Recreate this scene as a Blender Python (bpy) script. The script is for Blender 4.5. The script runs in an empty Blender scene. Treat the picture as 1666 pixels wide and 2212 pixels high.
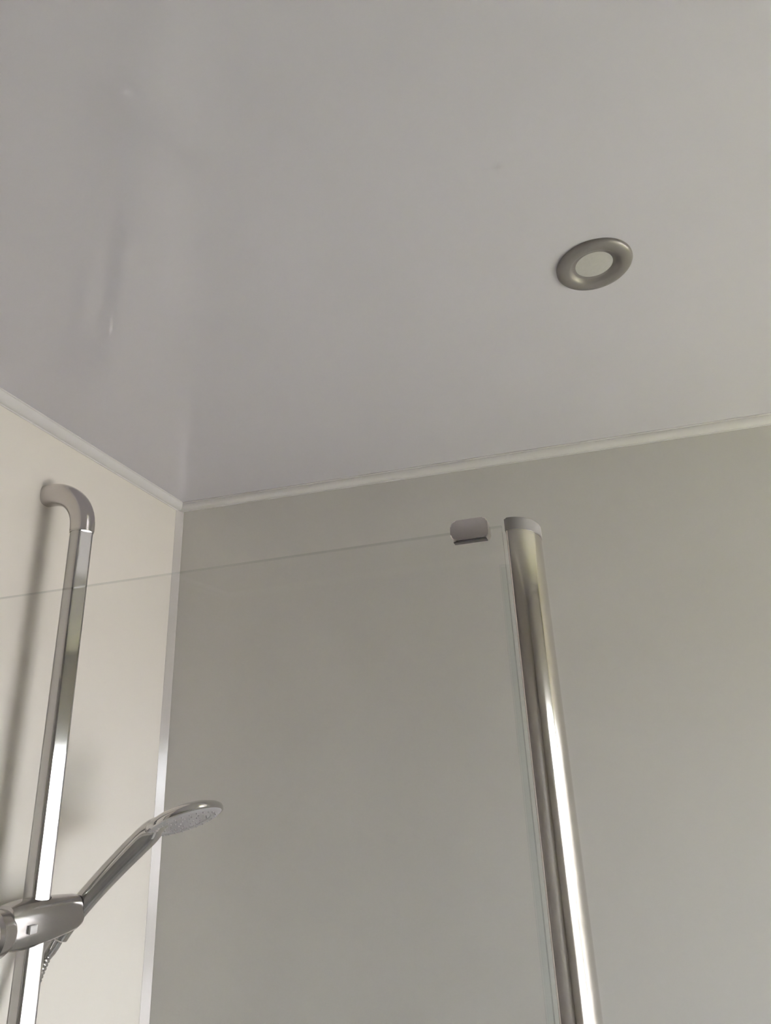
import bpy, bmesh, math
from mathutils import Vector, Matrix

# ------------------------------------------------------------------ camera
S = bpy.context.scene
C = S.collection
CAMZ = 1.72                       # camera height above the floor
CEIL = CAMZ + 0.52
XL, XR = -0.742, 1.70             # left / right wall
YB, YR = 1.147, -0.80             # back / rear wall
XA, YA = -1.15, -0.02             # the room widens to the left in front of the shower
cam_d = bpy.data.cameras.new('camera'); cam = bpy.data.objects.new('camera', cam_d); C.objects.link(cam)
cam_d.sensor_fit = 'VERTICAL'; cam_d.sensor_height = 36.0; cam_d.lens = 36.0 * 1465.0 / 2212.0
cam_d.clip_start = 0.02
right = Vector((0.96159241, 0.27145203, -0.04066739))
down = Vector((-0.13198175, 0.32736079, -0.93563654))
fwd = Vector((-0.24066753, 0.90506834, 0.35061437))
m = Matrix((right, -down, -fwd)).transposed().to_4x4(); m.translation = Vector((0, 0, CAMZ))
cam.matrix_world = m
S.camera = cam

# ------------------------------------------------------------------ sky, sun, exposure
w = bpy.data.worlds.new('sky'); S.world = w; w.use_nodes = True
bg = w.node_tree.nodes['Background']
bg.inputs['Color'].default_value = (0.92, 0.94, 1.0, 1); bg.inputs['Strength'].default_value = 24.0
sun_d = bpy.data.lights.new('sun', 'SUN'); sun = bpy.data.objects.new('sun', sun_d); C.objects.link(sun)
sun_d.energy = 17.0; sun_d.angle = 0.01; sun_d.color = (1.0, 0.94, 0.90)
sun.rotation_euler = Vector((0.12, 0.15, -0.95)).to_track_quat('-Z', 'Y').to_euler()   # shines away from the window
S.view_settings.view_transform = 'Standard'; S.view_settings.look = 'None'
S.view_settings.gamma = 1.0; S.view_settings.use_curve_mapping = False
S.view_settings.exposure = 0.20
S.cycles.max_bounces = 14; S.cycles.diffuse_bounces = 8; S.cycles.transparent_max_bounces = 16
S.cycles.caustics_reflective = True
S.cycles.use_denoising = True

# ------------------------------------------------------------------ materials
def mat(name, col, rough=0.5, metal=0.0, ior=1.5, var=0.02, scale=6.0, bump=0.0, bscale=80.0):
    mt = bpy.data.materials.new(name); mt.use_nodes = True
    nt = mt.node_tree; b = nt.nodes['Principled BSDF']
    b.inputs['Roughness'].default_value = rough; b.inputs['Metallic'].default_value = metal
    b.inputs['IOR'].default_value = ior
    tc = nt.nodes.new('ShaderNodeTexCoord')
    nz = nt.nodes.new('ShaderNodeTexNoise'); nz.inputs['Scale'].default_value = scale; nz.inputs['Detail'].default_value = 3
    cr = nt.nodes.new('ShaderNodeValToRGB')
    cr.color_ramp.elements[0].color = tuple(max(0, c * (1 - var)) for c in col) + (1,)
    cr.color_ramp.elements[1].color = tuple(min(1, c * (1 + var)) for c in col) + (1,)
    nt.links.new(tc.outputs['Object'], nz.inputs['Vector']); nt.links.new(nz.outputs['Fac'], cr.inputs['Fac'])
    nt.links.new(cr.outputs['Color'], b.inputs['Base Color'])
    if bump:
        n2 = nt.nodes.new('ShaderNodeTexNoise'); n2.inputs['Scale'].default_value = bscale
        bp = nt.nodes.new('ShaderNodeBump'); bp.inputs['Strength'].default_value = bump; bp.inputs['Distance'].default_value = 0.001
        nt.links.new(tc.outputs['Object'], n2.inputs['Vector']); nt.links.new(n2.outputs['Fac'], bp.inputs['Height'])
        nt.links.new(bp.outputs['Normal'], b.inputs['Normal'])
    return mt

def glass_mat(name, tint, ior=1.45, rough=0.0):
    mt = bpy.data.materials.new(name); mt.use_nodes = True
    nt = mt.node_tree; nt.nodes.remove(nt.nodes['Principled BSDF'])
    out = nt.nodes['Material Output']
    tr = nt.nodes.new('ShaderNodeBsdfTransparent'); tr.inputs['Color'].default_value = tint + (1,)
    gl = nt.nodes.new('ShaderNodeBsdfGlossy'); gl.inputs['Roughness'].default_value = rough
    fr = nt.nodes.new('ShaderNodeFresnel'); fr.inputs['IOR'].default_value = ior
    # same reflectance on both faces of the sheet (no total reflection inside the thin pane)
    ge = nt.nodes.new('ShaderNodeNewGeometry'); mi = nt.nodes.new('ShaderNodeMix'); mi.data_type = 'FLOAT'
    mi.inputs['A'].default_value = ior; mi.inputs['B'].default_value = 1.0 / ior
    nt.links.new(ge.outputs['Backfacing'], mi.inputs['Factor']); nt.links.new(mi.outputs['Result'], fr.inputs['IOR'])
    mx = nt.nodes.new('ShaderNodeMixShader')
    nt.links.new(fr.outputs[0], mx.inputs[0]); nt.links.new(tr.outputs[0], mx.inputs[1]); nt.links.new(gl.outputs[0], mx.inputs[2])
    nt.links.new(mx.outputs[0], out.inputs['Surface'])
    return mt

M = {
    'wall': mat('wall_panel', (0.665, 0.652, 0.615), 0.20, var=0.008),
    'wall_left': mat('warm_white_wall_panel', (0.795, 0.757, 0.69), 0.20, var=0.008),
    'ceil': mat('ceiling_panel', (0.615, 0.602, 0.652), 0.06, var=0.006, scale=3, ior=1.7),
    'pvc': mat('white_plastic_trim', (0.70, 0.685, 0.68), 0.30, var=0.01),
    'alu': mat('satin_metal_trim', (0.50, 0.49, 0.47), 0.20, 1.0, var=0.02),
    'chrome': mat('polished_chrome', (0.62, 0.61, 0.60), 0.07, 1.0, var=0.02, scale=20),
    'chrome2': mat('satin_chrome', (0.58, 0.555, 0.54), 0.22, 1.0, var=0.03, scale=20),
    'bracket': mat('bracket_chrome', (0.46, 0.44, 0.43), 0.20, 1.0, var=0.03, scale=20),
    'railchrome': mat('rail_chrome', (0.49, 0.48, 0.47), 0.07, 1.0, var=0.02, scale=20),
    'postchrome': mat('post_chrome', (0.62, 0.59, 0.56), 0.11, 1.0, var=0.02, scale=20),
    'white': mat('white_acrylic', (0.82, 0.81, 0.80), 0.25, var=0.01),
    'gasket': mat('grey_gasket', (0.16, 0.15, 0.148), 0.5, var=0.05, scale=60),
    'clamp': mat('clamp_chrome', (0.74, 0.70, 0.69), 0.30, 1.0, var=0.03, scale=20),
    'cap': mat('grey_plastic', (0.31, 0.30, 0.285), 0.45, var=0.04, scale=40),
    'spray': mat('spray_face_plastic', (0.42, 0.41, 0.41), 0.35, var=0.04, scale=60),
    'rubber': mat('dark_rubber', (0.07, 0.068, 0.066), 0.6, var=0.08, scale=60),
    'bezel': mat('satin_nickel', (0.25, 0.232, 0.222), 0.40, 0.35, var=0.03, scale=60),
    'lens': mat('lamp_lens', (0.50, 0.49, 0.47), 0.12, var=0.05, scale=200, bump=0.4, bscale=400),
    'reflector': mat('lamp_reflector', (0.8, 0.8, 0.78), 0.12, 1.0, var=0.05, scale=200),
    'hose': mat('chrome_hose', (0.55, 0.54, 0.53), 0.2, 1.0, var=0.05, scale=100),
    'cornertrim': mat('grey_gloss_trim', (0.56, 0.535, 0.505), 0.12, var=0.01, ior=1.36),
    'rear': mat('taupe_wall_panel', (0.26, 0.245, 0.23), 0.3, var=0.01),
    'floor': mat('grey_vinyl', (0.15, 0.145, 0.14), 0.4, var=0.06, scale=4, bump=0.2),
    'frame': mat('white_window_frame', (0.80, 0.80, 0.79), 0.3, var=0.01),
    'door': mat('taupe_door', (0.33, 0.31, 0.29), 0.35, var=0.01),
    'ground': mat('dry_lawn', (0.44, 0.43, 0.11), 0.9, var=0.15, scale=3),
    'terrace': mat('pale_paving', (0.47, 0.435, 0.43), 0.9, var=0.08, scale=2),
    'dark_band': mat('added_dark_ground', (0.045, 0.040, 0.035), 0.95, var=0.3, scale=5),  # for the added ground band, kept dark to dim a rail reflection
    'edge': glass_mat('glass_edge', (0.95, 0.965, 0.96), 1.3),
    'seal': glass_mat('clear_seal', (0.975, 0.988, 0.988), 1.15, 0.2),
    'glass': glass_mat('clear_glass', (0.998, 1.0, 0.999), 1.30),
    'pane': glass_mat('window_glass', (0.97, 0.98, 0.975), 1.45),
}

# ------------------------------------------------------------------ helpers
def link(name, bm, material, parent=None, smooth=True, angle=35):
    bmesh.ops.recalc_face_normals(bm, faces=bm.faces)
    me = bpy.data.meshes.new(name); bm.to_mesh(me); bm.free()
    for p in me.polygons: p.use_smooth = smooth
    if smooth: me.set_sharp_from_angle(angle=math.radians(angle))
    me.materials.append(M[material])
    o = bpy.data.objects.new(name, me); C.objects.link(o)
    if parent:
        o.parent = parent
    return o

def thing(name, label, cat, loc):
    o = bpy.data.objects.new(name, None); C.objects.link(o); o.location = loc; o.empty_display_size = 0.05
    o['label'] = label; o['category'] = cat
    return o

def struct(o, label=None):
    o['kind'] = 'structure'
    if label: o['label'] = label
    return o

def box(bm, x0, x1, y0, y1, z0, z1, bev=0.0, seg=2):
    vs = [bm.verts.new((x, y, z)) for x in (x0, x1) for y in (y0, y1) for z in (z0, z1)]
    q = [(0, 1, 3, 2), (4, 6, 7, 5), (0, 4, 5, 1), (2, 3, 7, 6), (0, 2, 6, 4), (1, 5, 7, 3)]
    fs = [bm.faces.new([vs[i] for i in f]) for f in q]
    if bev:
        es = list({e for f in fs for e in f.edges})
        bmesh.ops.bevel(bm, geom=es, offset=bev, segments=seg, profile=0.5, affect='EDGES')
    return bm

def prism(bm, pts, fn, a, b):
    """closed 2-D outline pts extruded from a to b; fn(u,v,t) -> 3-D"""
    A = [bm.verts.new(fn(u, v, a)) for u, v in pts]; B = [bm.verts.new(fn(u, v, b)) for u, v in pts]
    n = len(pts)
    for i in range(n): bm.faces.new((A[i], A[(i + 1) % n], B[(i + 1) % n], B[i]))
    bm.faces.new(A); bm.faces.new(B[::-1])

def rrect(x0, x1, y0, y1, radii, seg=10):
    """rounded rectangle; radii for corners (x0,y0),(x1,y0),(x1,y1),(x0,y1)"""
    out = []
    for (cx, cy, a0), r in zip(((x0, y0, 180), (x1, y0, 270), (x1, y1, 0), (x0, y1, 90)), radii):
        rx, ry = r if isinstance(r, tuple) else (r, r)
        sx = 1 if cx == x0 else -1; sy = 1 if cy == y0 else -1
        for k in range(seg + 1):
            a = math.radians(a0 + 90 * k / seg)
            out.append((cx + sx * rx + rx * math.cos(a), cy + sy * ry + ry * math.sin(a)))
    return out

def lathe(bm, prof, mtx, n=48, closed=False):
    """prof = (radius, height) pairs turned about local Z of mtx"""
    rings = []
    for r, h in prof:
        if r < 1e-6: rings.append([bm.verts.new(mtx @ Vector((0, 0, h)))])
        else: rings.append([bm.verts.new(mtx @ Vector((r * math.cos(2 * math.pi * k / n), r * math.sin(2 * math.pi * k / n), h))) for k in range(n)])
    prs = list(zip(rings, rings[1:])) + ([(rings[-1], rings[0])] if closed else [])
    for A, B in prs:
        for k in range(n):
            k2 = (k + 1) % n
            if len(A) == 1: bm.faces.new((A[0], B[k], B[k2]))
            elif len(B) == 1: bm.faces.new((A[k], B[0], A[k2]))
            else: bm.faces.new((A[k], B[k], B[k2], A[k2]))

def sweep(bm, path, ref, rad, n=24, power=2.0, caps=True, flat=None):
    """path = points, ref = fixed side vector, rad(i) -> (half side, half other)"""
    rings = []
    for i, p in enumerate(path):
        t = (path[min(i + 1, len(path) - 1)] - path[max(i - 1, 0)]).normalized()
        e1 = (ref - t * ref.dot(t)).normalized(); e2 = t.cross(e1)
        a, b = rad(i); ring = []
        for k in range(n):
            th = 2 * math.pi * k / n; c, s = math.cos(th), math.sin(th)
            c = math.copysign(abs(c) ** (2 / power), c); s = math.copysign(abs(s) ** (2 / power), s)
            u, v = a * c, b * s
            if flat:                                        # flattened face: (angle, distance) in the section plane
                fu, fv = math.cos(flat[0]), math.sin(flat[0]); over = u * fu + v * fv - flat[1]
                if over > 0: u -= fu * over * 0.93; v -= fv * over * 0.93
            ring.append(bm.verts.new(p + e1 * u + e2 * v))
        rings.append(ring)
    for A, B in zip(rings, rings[1:]):
        for k in range(n): bm.faces.new((A[k], A[(k + 1) % n], B[(k + 1) % n], B[k]))
    if caps: bm.faces.new(rings[0][::-1]); bm.faces.new(rings[-1])

def bez(p0, p1, p2, p3, n):
    out = []
    for k in range(n + 1):
        t = k / n; u = 1 - t
        out.append(p0 * u ** 3 + p1 * 3 * u * u * t + p2 * 3 * u * t * t + p3 * t ** 3)
    return out

# ------------------------------------------------------------------ room shell
T = 0.10
TR = 0.20
WY0, WY1, WZ0, WZ1 = 0.26, 1.10, 0.50, CAMZ + 0.140        # window opening in the right wall
bm = bmesh.new(); box(bm, XA - T, XR + TR, YR - T, YB + T, -T, 0); struct(link('floor', bm, 'floor', smooth=False))
bm = bmesh.new(); box(bm, XA - T, XR + TR, YR - T, YB + T, CEIL, CEIL + T); struct(link('ceiling', bm, 'ceil', smooth=False), 'glossy white ceiling panels')
bm = bmesh.new(); box(bm, XL - T, XR + TR, YB, YB + T, 0, CEIL); struct(link('wall_back', bm, 'wall', smooth=False), 'pale grey gloss wall panel behind the shower')
bm = bmesh.new(); box(bm, XL - T, XL, YA, YB, 0, CEIL); struct(link('wall_left', bm, 'wall_left', smooth=False), 'warm white gloss wall panel carrying the shower rail')
bm = bmesh.new(); box(bm, XA - T, XA, YR, YA, 0, CEIL); box(bm, XA - T, XL - T, YA, YA + T, 0, CEIL); struct(link('wall_side', bm, 'rear', smooth=False))
bm = bmesh.new(); box(bm, XA - T, XR + T, YR - T, YR, 0, CEIL); struct(link('wall_rear', bm, 'rear', smooth=False))
bm = bmesh.new()
box(bm, XR, XR + TR, YR, WY0, 0, CEIL); box(bm, XR, XR + TR, WY1, YB, 0, CEIL)
box(bm, XR, XR + TR, WY0, WY1, 0, WZ0); box(bm, XR, XR + TR, WY0, WY1, WZ1, CEIL)
struct(link('wall_right', bm, 'wall', smooth=False))

# cornice: plastic cove trim, a scotia with a small lip on each leg
a = 0.0155
def cove():
    pts = [(0, 0), (a, 0), (a, -0.0016)]
    for k in range(0, 11):
        t = math.radians(90 * k / 10)
        # gently convex face
        pts.append((0.0022 + (a - 0.0038) * math.cos(t), -0.0022 - (a - 0.0038) * math.sin(t)))
    pts += [(0.0016, -a), (0, -a)]
    return pts
cv = cove()
e = 0.0
bm = bmesh.new(); prism(bm, cv, lambda u, v, t: Vector((t, YB - u, CEIL + v)), XL, XR); struct(link('trim_1', bm, 'pvc'), 'white plastic cornice along the back wall')
bm = bmesh.new(); prism(bm, cv, lambda u, v, t: Vector((XL + u, t, CEIL + v)), YA, YB - 0.002); struct(link('trim_2', bm, 'pvc'), 'white plastic cornice along the left wall')
bm = bmesh.new(); prism(bm, cv, lambda u, v, t: Vector((t, YR + u, CEIL + v)), XA, XR); struct(link('trim_3', bm, 'pvc'))
bm = bmesh.new(); prism(bm, cv, lambda u, v, t: Vector((XR - u, t, CEIL + v)), YR, YB); struct(link('trim_4', bm, 'pvc'))
bm = bmesh.new(); prism(bm, cv, lambda u, v, t: Vector((XA + u, t, CEIL + v)), YR, YA); struct(link('trim_6', bm, 'pvc'))
# internal corner trim: slim metal angle with a flat slanted face
bm = bmesh.new()
tp = [(0, 0), (0.0095, 0), (0.0095, 0.0005), (0.0005, 0.0140), (0, 0.0140)]
prism(bm, tp, lambda u, v, t: Vector((XL + u, YB - v, t)), 0.0, CEIL - a + 0.001)
struct(link('trim_5', bm, 'cornertrim', angle=20), 'slim glossy trim in the wall corner')

# window in the right wall
bm = bmesh.new()
fw = 0.045
for (y0, y1, z0, z1) in ((WY0, WY1, WZ0, WZ0 + fw), (WY0, WY1, WZ1 - fw * 0.6, WZ1), (WY0, WY0 + fw, WZ0 + fw, WZ1 - fw * 0.6), (WY1 - fw, WY1, WZ0 + fw, WZ1 - fw * 0.6)):
    box(bm, XR + 0.12, XR + 0.17, y0, y1, z0, z1)
win = struct(link('window_1', bm, 'frame', smooth=False), 'white framed bathroom window')
bm = bmesh.new(); box(bm, XR + 0.142, XR + 0.146, WY0 + fw, WY1 - fw, WZ0 + fw, WZ1 - fw * 0.6); link('pane', bm, 'pane', win, smooth=False)
bm = bmesh.new(); box(bm, XR - 0.03, XR + 0.12, WY0 + 0.002, WY1 - 0.002, WZ0, WZ0 + 0.022, 0.004); link('window_sill', bm, 'frame', win)

# door in the rear wall
bm = bmesh.new(); box(bm, -0.90, -0.14, YR, YR + 0.012, 0.0, 1.98, 0.002)
dr = struct(link('door_1', bm, 'door'), 'plain taupe bathroom door')
bm = bmesh.new()
box(bm, -0.97, -0.905, YR, YR + 0.022, 0, 2.04, 0.004); box(bm, -0.135, -0.07, YR, YR + 0.022, 0, 2.04, 0.004); box(bm, -0.905, -0.135, YR, YR + 0.022, 1.985, 2.04, 0.004)
link('door_frame', bm, 'rear', dr)
bm = bmesh.new()
lathe(bm, [(0, 0), (0.025, 0), (0.025, 0.006), (0.009, 0.01), (0.009, 0.04), (0, 0.04)], Matrix.Translation((-0.21, YR + 0.012, 1.0)) @ Matrix.Rotation(-math.pi / 2, 4, 'X'), 24)
box(bm, -0.32, -0.198, YR + 0.043, YR + 0.056, 0.99, 1.01, 0.005)
link('door_handle', bm, 'chrome', dr)

# ground outside the window
bm = bmesh.new(); box(bm, XR + TR + 0.02, 3.4, -20, 20, -0.30, -0.20); struct(link('lawn_strip', bm, 'ground', smooth=False), 'strip of dry lawn below the window')
bm = bmesh.new(); box(bm, 3.4, 6.6, -20, 20, -0.30, -0.19); struct(link('terrace', bm, 'terrace', smooth=False), 'pale paved terrace beyond the lawn strip')
bm = bmesh.new(); box(bm, 6.6, 10.2, -20, 20, -0.30, -0.20); struct(link('added_dark_band', bm, 'dark_band', smooth=False), 'unseen dark ground band added to dim a rail reflection')  # added dark band: keeps the window's ceiling reflection dim in the upper rail
bm = bmesh.new(); box(bm, 10.2, 60, -40, 40, -0.30, -0.19); struct(link('far_ground', bm, 'terrace', smooth=False), 'pale ground beyond the added dark band')

# shower tray under the screen
TZ = 0.045
bm = bmesh.new(); box(bm, XL, 0.0, 0.44, YB, 0.0, TZ, 0.006)
struct(link('shower_tray', bm, 'white'), 'white acrylic shower tray')

# ------------------------------------------------------------------ shower post
px0, px1, py0, py1 = -0.0355, -0.0125, 0.462, 0.498
pt = CAMZ + 0.1625
post = thing('shower_post', 'polished chrome upright post with grey end cap at the glass edge', 'post', ((px0 + px1) / 2, (py0 + py1) / 2, TZ))
def at(o, bmx): bmesh.ops.translate(bmx, vec=-Vector(o.location), verts=bmx.verts); return bmx
bm = bmesh.new()
prism(bm, rrect(px0, px1, py0, py1, (0.002, (0.0208, 0.031), 0.002, 0.002), 32), lambda u, v, t: Vector((u, v, t)), TZ, pt - 0.0095)
link('profile', at(post, bm), 'postchrome', post, angle=30)
bm = bmesh.new()
g = 0.0006
prism(bm, rrect(px0 - g, px1 + g, py0 - g, py1 + g, (0.0022, (0.0208, 0.031), 0.0022, 0.0022), 32), lambda u, v, t: Vector((u, v, t)), pt - 0.0095, pt - 0.0012)
prism(bm, rrect(px0 + g, px1 - g, py0 + g, py1 - g, (0.002, (0.0198, 0.030), 0.002, 0.002), 32), lambda u, v, t: Vector((u, v, t)), pt - 0.0013, pt)
link('end_cap', at(post, bm), 'cap', post, angle=30)

# ------------------------------------------------------------------ glass shower screen
TH = math.atan(0.052)
gz = CAMZ + 0.1605
gx1 = px0 - 0.0035
G0 = Vector((gx1, 0.4745, 0.0))
L = (gx1 - (XL + 0.012)) / math.cos(TH)
screen = thing('glass_shower_screen', 'clear frameless glass shower screen crossing in front of the riser rail', 'shower screen', G0)
screen.rotation_euler = (0, 0, -TH)
gt = 0.002
bm = bmesh.new(); box(bm, -L, 0, -gt, gt, TZ + 0.002, gz - 0.0007); 
gp = link('glass_pane', bm, 'glass', screen, smooth=False)
bm = bmesh.new(); box(bm, -L, 0, -gt, gt, gz - 0.0007, gz); link('glass_edge', bm, 'edge', screen, smooth=False)
bm = bmesh.new(); prism(bm, [(-0.004, -0.0045), (0.0005, -0.0045), (0.003, -0.001), (0.003, 0.001), (0.0005, 0.0045), (-0.004, 0.0045), (-0.004, 0.0033), (0, 0.0033), (0, -0.0033), (-0.004, -0.0033)],
    lambda u, v, t: Vector((u, v, t)), TZ + 0.004, gz - 0.03); link('seal_strip', bm, 'seal', screen)
bm = bmesh.new(); box(bm, -L - 0.011, -L + 0.006, -0.012, 0.012, TZ, gz + 0.004, 0.002); link('wall_channel', bm, 'chrome', screen)
# clamp gripping the glass at its top corner
hx = -0.0225
bm = bmesh.new(); prism(bm, rrect(hx - 0.0145, hx + 0.0135, gz - 0.0090, gz + 0.0068, (0.0052, 0.0035, 0.0035, 0.0052), 8), lambda u, v, t: Vector((u, t, v)), -0.0078, 0.0040)
bmesh.ops.bevel(bm, geom=[e for e in bm.edges if abs(e.verts[0].co.y - e.verts[1].co.y) < 1e-6], offset=0.0012, segments=3, profile=0.5, affect='EDGES')
hg = link('clamp', bm, 'clamp', screen, angle=40)
bm = bmesh.new(); prism(bm, rrect(hx - 0.0125, hx + 0.0120, gz - 0.0104, gz - 0.0094, (0.0004,) * 4, 3), lambda u, v, t: Vector((u, t, v)), -0.0074, -0.0024); link('gasket', bm, 'gasket', hg)

# ------------------------------------------------------------------ riser rail
RX, RY = -0.671, 0.788
ztop = CAMZ + 0.406           # height of the bend's axis where it enters the wall
zbot = CAMZ - 0.62
rail = thing('riser_rail', 'chrome shower riser rail bending back into the left wall', 'shower rail', (XL, RY, zbot))
rb = 0.060
def arc(zc, sgn):
    pts = [Vector((XL, RY, zc + sgn * rb))]
    n = 14
    for k in range(n + 1):
        t = math.radians(90 * k / n)
        pts.append(Vector((RX - rb + rb * math.sin(t), RY, zc + sgn * rb * math.cos(t))))
    pts.append(Vector((RX, RY, zc - sgn * 0.006)))
    return pts
ha, hb = 0.0145, 0.0165
bm = bmesh.new(); sweep(bm, arc(ztop - rb, 1), Vector((0, 1, 0)), lambda i: (ha, hb), 36, 2.6); link('end_bend', at(rail, bm), 'chrome2', rail)
bm = bmesh.new(); sweep(bm, arc(zbot + rb, -1), Vector((0, 1, 0)), lambda i: (ha, hb), 36, 2.6); link('end_bend', at(rail, bm), 'chrome2', rail)
bm = bmesh.new(); sweep(bm, [Vector((RX, RY, ztop - rb - 0.008)), Vector((RX, RY, zbot + rb + 0.008))], Vector((0, 1, 0)), lambda i: (ha - 0.0004, hb - 0.0004), 96, 2.1, flat=(math.radians(115), 0.0126)); link('rail_tube', at(rail, bm), 'railchrome', rail)
bm = bmesh.new(); sweep(bm, [Vector((RX, RY, ztop - rb - 0.0055)), Vector((RX, RY, ztop - rb - 0.0085))], Vector((0, 1, 0)), lambda i: (ha + 0.0002, hb + 0.0002), 36, 2.3); link('joint_ring', at(rail, bm), 'alu', rail)

# ------------------------------------------------------------------ slider bracket on the rail
bz = CAMZ - 0.158
az = math.radians(82)
br = thing('slider_bracket', 'chrome slider bracket clamped on the riser rail', 'shower bracket', (RX, RY, bz))
br.rotation_euler = (0, 0, az)
# local x runs along the wall towards the back corner
bm = bmesh.new()
path = [Vector((x, 0, 0)) for x in (-0.046, -0.044, -0.036, -0.020, 0.0, 0.020, 0.040, 0.056, 0.064, 0.069, 0.0715)]
rr = [(0.016, 0.020), (0.0195, 0.0240), (0.021, 0.0255), (0.0225, 0.0265), (0.0235, 0.0262), (0.0225, 0.0245), (0.0205, 0.0225), (0.0185, 0.0205), (0.0155, 0.0175), (0.010, 0.012), (0.004, 0.005)]
sweep(bm, path, Vector((0, 1, 0)), lambda i: rr[i], 36, 3.0)
body = link('bracket_body', bm, 'bracket', br)
# bore for the rail
cb = bmesh.new(); sweep(cb, [Vector((0, 0, 0.06)), Vector((0, 0, -0.06))], Vector((-math.sin(az), 0, 0)) + Vector((math.sin(az) * 2, math.cos(az), 0)), lambda i: (ha + 0.0006, hb + 0.0006), 36, 2.1)
def W(x, y, z): return Vector((x, y, CAMZ + z))
p0, p1, p2 = W(-0.680, 0.846, -0.186), W(-0.660, 0.8535, -0.1468), W(-0.5815, 0.882, -0.0705)
inv = (Matrix.Translation(br.location) @ Matrix.Rotation(az, 4, 'Z')).inverted()
cut = link('bore', cb, 'chrome2', br)
cb = bmesh.new(); hpth = bez(p0, p0.lerp(p1, 0.8), p1.lerp(p2, 0.55), p2, 22)
sweep(cb, [inv @ q for q in [p0 + (p0 - p1)] + hpth], Vector((0, 1, 0)), lambda i: (0.0160, 0.0160), 24)
cut2 = link('bore', cb, 'chrome2', br)
md = body.modifiers.new('bore', 'BOOLEAN'); md.object = cut; md.operation = 'DIFFERENCE'; md.solver = 'EXACT'
md = body.modifiers.new('bore2', 'BOOLEAN'); md.object = cut2; md.operation = 'DIFFERENCE'; md.solver = 'EXACT'
bpy.context.view_layer.update()
dg = bpy.context.evaluated_depsgraph_get()
nm = bpy.data.meshes.new_from_object(body.evaluated_get(dg)); body.modifiers.clear(); body.data = nm
bpy.data.objects.remove(cut); bpy.data.objects.remove(cut2)
nm.set_sharp_from_angle(angle=math.radians(35))
bm = bmesh.new()
lathe(bm, [(0, -0.014), (0.015, -0.014), (0.0225, -0.011), (0.0255, -0.004), (0.0255, 0.006), (0.022, 0.010), (0, 0.010)], Matrix.Translation((-0.052, 0, -0.004)) @ Matrix.Rotation(-math.pi / 2, 4, 'Y'), 40)
link('clamp_knob', bm, 'chrome2', br)
bm = bmesh.new(); box(bm, -0.0265, -0.0165, -0.0262, -0.0225, -0.008, 0.001, 0.0008); link('push_button', bm, 'pvc', br)

# ------------------------------------------------------------------ handset
hb0 = W(-0.683, 0.845, -0.192)
hs = thing('hand_shower', 'chrome hand shower tilted out of the slider bracket', 'shower head', hb0)
side = Vector((-math.sin(math.radians(20)), math.cos(math.radians(20)), 0))
outd = Vector((math.cos(math.radians(20)), math.sin(math.radians(20)), 0))
hd = (outd * 0.955 + Vector((0, 0, 0.295))).normalized()          # along the head
nrm = side.cross(hd).normalized()
if nrm.z > 0: nrm = -nrm
# turn the face slightly towards the room
nrm = (nrm + side * -0.22).normalized(); hd = (hd - nrm * hd.dot(nrm)).normalized()
ctr = W(-0.5395, 0.8975, -0.0560)
R = 0.052
path = bez(p0, p0.lerp(p1, 0.8), p1.lerp(p2, 0.55), p2, 22) + bez(p2, p2 + (p2 - p1).normalized() * 0.014, ctr - hd * 0.040 - nrm * 0.004, ctr - hd * 0.015 - nrm * 0.006, 12)[1:]
n_ = len(path)
def hr(i):
    t = i / (n_ - 1)
    if t < 0.62: r = 0.0125 + 0.0030 * (t / 0.62); return (r, r)
    k = (t - 0.62) / 0.38
    return (0.0155 + 0.020 * k, 0.0155 - 0.007 * k)
bm = bmesh.new(); sweep(bm, path, side, hr, 28, 2.2); link('handle', at(hs, bm), 'chrome', hs)
zq = (-nrm)
mt4 = Matrix((hd, zq.cross(hd), zq)).transposed().to_4x4(); mt4.translation = ctr
bm = bmesh.new()
lathe(bm, [(R - 0.003, -0.004), (R - 0.0005, -0.003), (R, 0.0), (R - 0.001, 0.003), (R - 0.005, 0.0065), (R - 0.014, 0.0105), (R - 0.028, 0.013), (0, 0.014)], mt4, 56)
hh = link('head', at(hs, bm), 'chrome', hs)
bm = bmesh.new()
lathe(bm, [(0, -0.0062), (0.030, -0.0060), (0.0325, -0.0052), (0.0335, -0.0060), (R - 0.006, -0.0055), (R - 0.003, -0.0038), (R - 0.003, 0.0)], mt4, 56)
link('spray_face', at(hs, bm), 'spray', hs)
bm = bmesh.new()
for rad_, cnt in ((0.010, 6), (0.020, 12), (0.028, 18), (0.040, 26)):
    for k in range(cnt):
        t = 2 * math.pi * k / cnt
        lathe(bm, [(0.0013, -0.0050), (0.0010, -0.0074), (0, -0.0076)], mt4 @ Matrix.Translation((rad_ * math.cos(t), rad_ * math.sin(t), 0)), 6)
nz = link('spray_nozzles', at(hs, bm), 'spray', hs); nz['kind'] = 'stuff'

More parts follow.
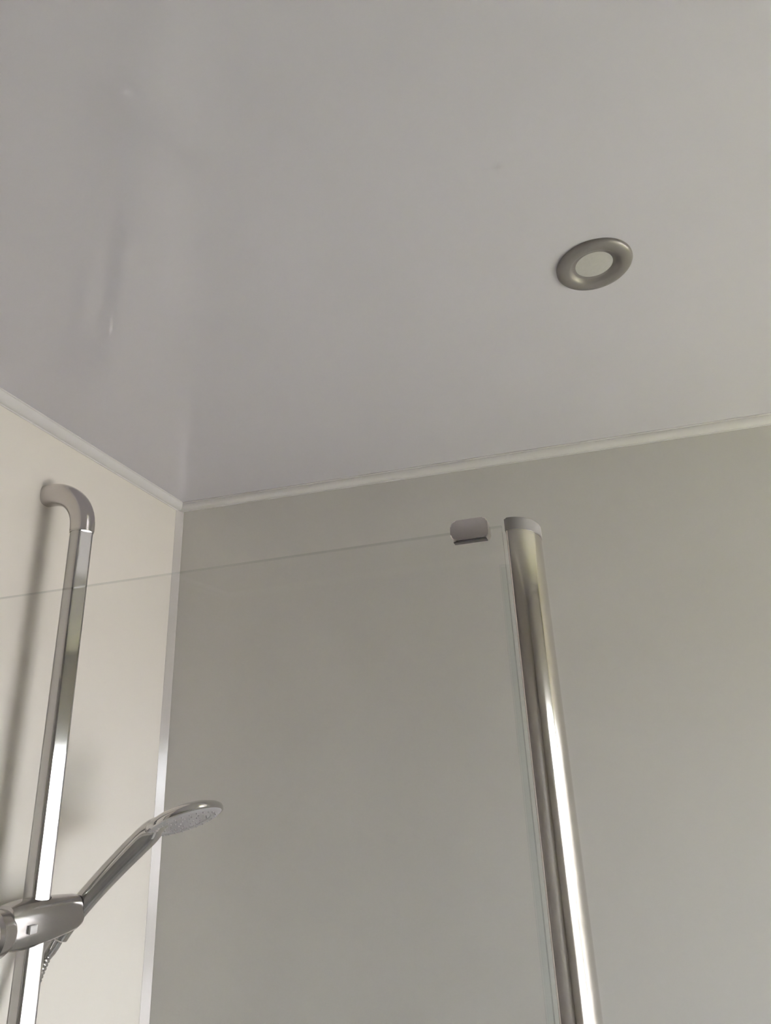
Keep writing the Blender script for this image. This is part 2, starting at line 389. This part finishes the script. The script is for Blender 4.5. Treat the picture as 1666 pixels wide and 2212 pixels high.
# ------------------------------------------------------------------ hose
hose = thing('shower_hose', 'ribbed chrome shower hose hanging below the slider bracket', 'hose', hb0 + Vector((0, 0, -0.004)))
hp = bez(p0 + Vector((-0.003, -0.001, -0.004)), p0 + Vector((-0.022, -0.010, -0.035)), Vector((RX - 0.022, RY + 0.018, bz - 0.13)), Vector((RX - 0.026, RY + 0.006, bz - 0.22)), 70)
hp += bez(hp[-1], hp[-1] + Vector((-0.002, -0.008, -0.10)), Vector((XL + 0.045, RY + 0.03, 0.95)), Vector((XL + 0.02, RY + 0.10, 0.90)), 40)[1:]
# resample evenly so each rib is one short swell
def resample(P, step):
    out = [P[0]]; acc = 0.0
    for A, B in zip(P, P[1:]):
        d = (B - A).length; s = step - acc
        while s <= d: out.append(A.lerp(B, s / d)); s += step
        acc = (acc + d) % step
    return out
hp = resample(hp, 0.0014)
bm = bmesh.new(); sweep(bm, hp, Vector((0, 1, 0)), lambda i: (0.0070 if i % 3 else 0.0060,) * 2, 14); link('hose_tube', at(hose, bm), 'hose', hose, angle=60)
bm = bmesh.new()
hd0 = (hp[3] - hp[0]).normalized(); q = hd0.to_track_quat('Z', 'Y').to_matrix().to_4x4(); q.translation = hp[0]
lathe(bm, [(0, -0.002), (0.009, -0.002), (0.0095, 0.004), (0.0095, 0.012), (0.0078, 0.022), (0, 0.022)], q, 24); link('cone_nut', at(hose, bm), 'chrome', hose)

# ------------------------------------------------------------------ recessed downlight
dl = thing('recessed_downlight', 'round satin nickel recessed downlight in the ceiling, switched off', 'downlight', (0.0790, 0.6650, CEIL))
I = Matrix.Identity(4)
bm = bmesh.new()
lathe(bm, [(0.0415, 0.0), (0.0415, -0.0020), (0.0395, -0.0042), (0.0345, -0.0052), (0.0300, -0.0050), (0.0265, -0.0036), (0.0245, -0.0008), (0.0225, -0.0006), (0.0205, -0.0001), (0.0205, 0.0)], I, 72, closed=True)
link('bezel', bm, 'bezel', dl, angle=50)
bm = bmesh.new(); lathe(bm, [(0, -0.0012), (0.010, -0.0011), (0.0175, -0.0004), (0.0205, -0.0001), (0.0205, 0.0), (0, 0.0)], I, 56); link('lens', bm, 'lens', dl)
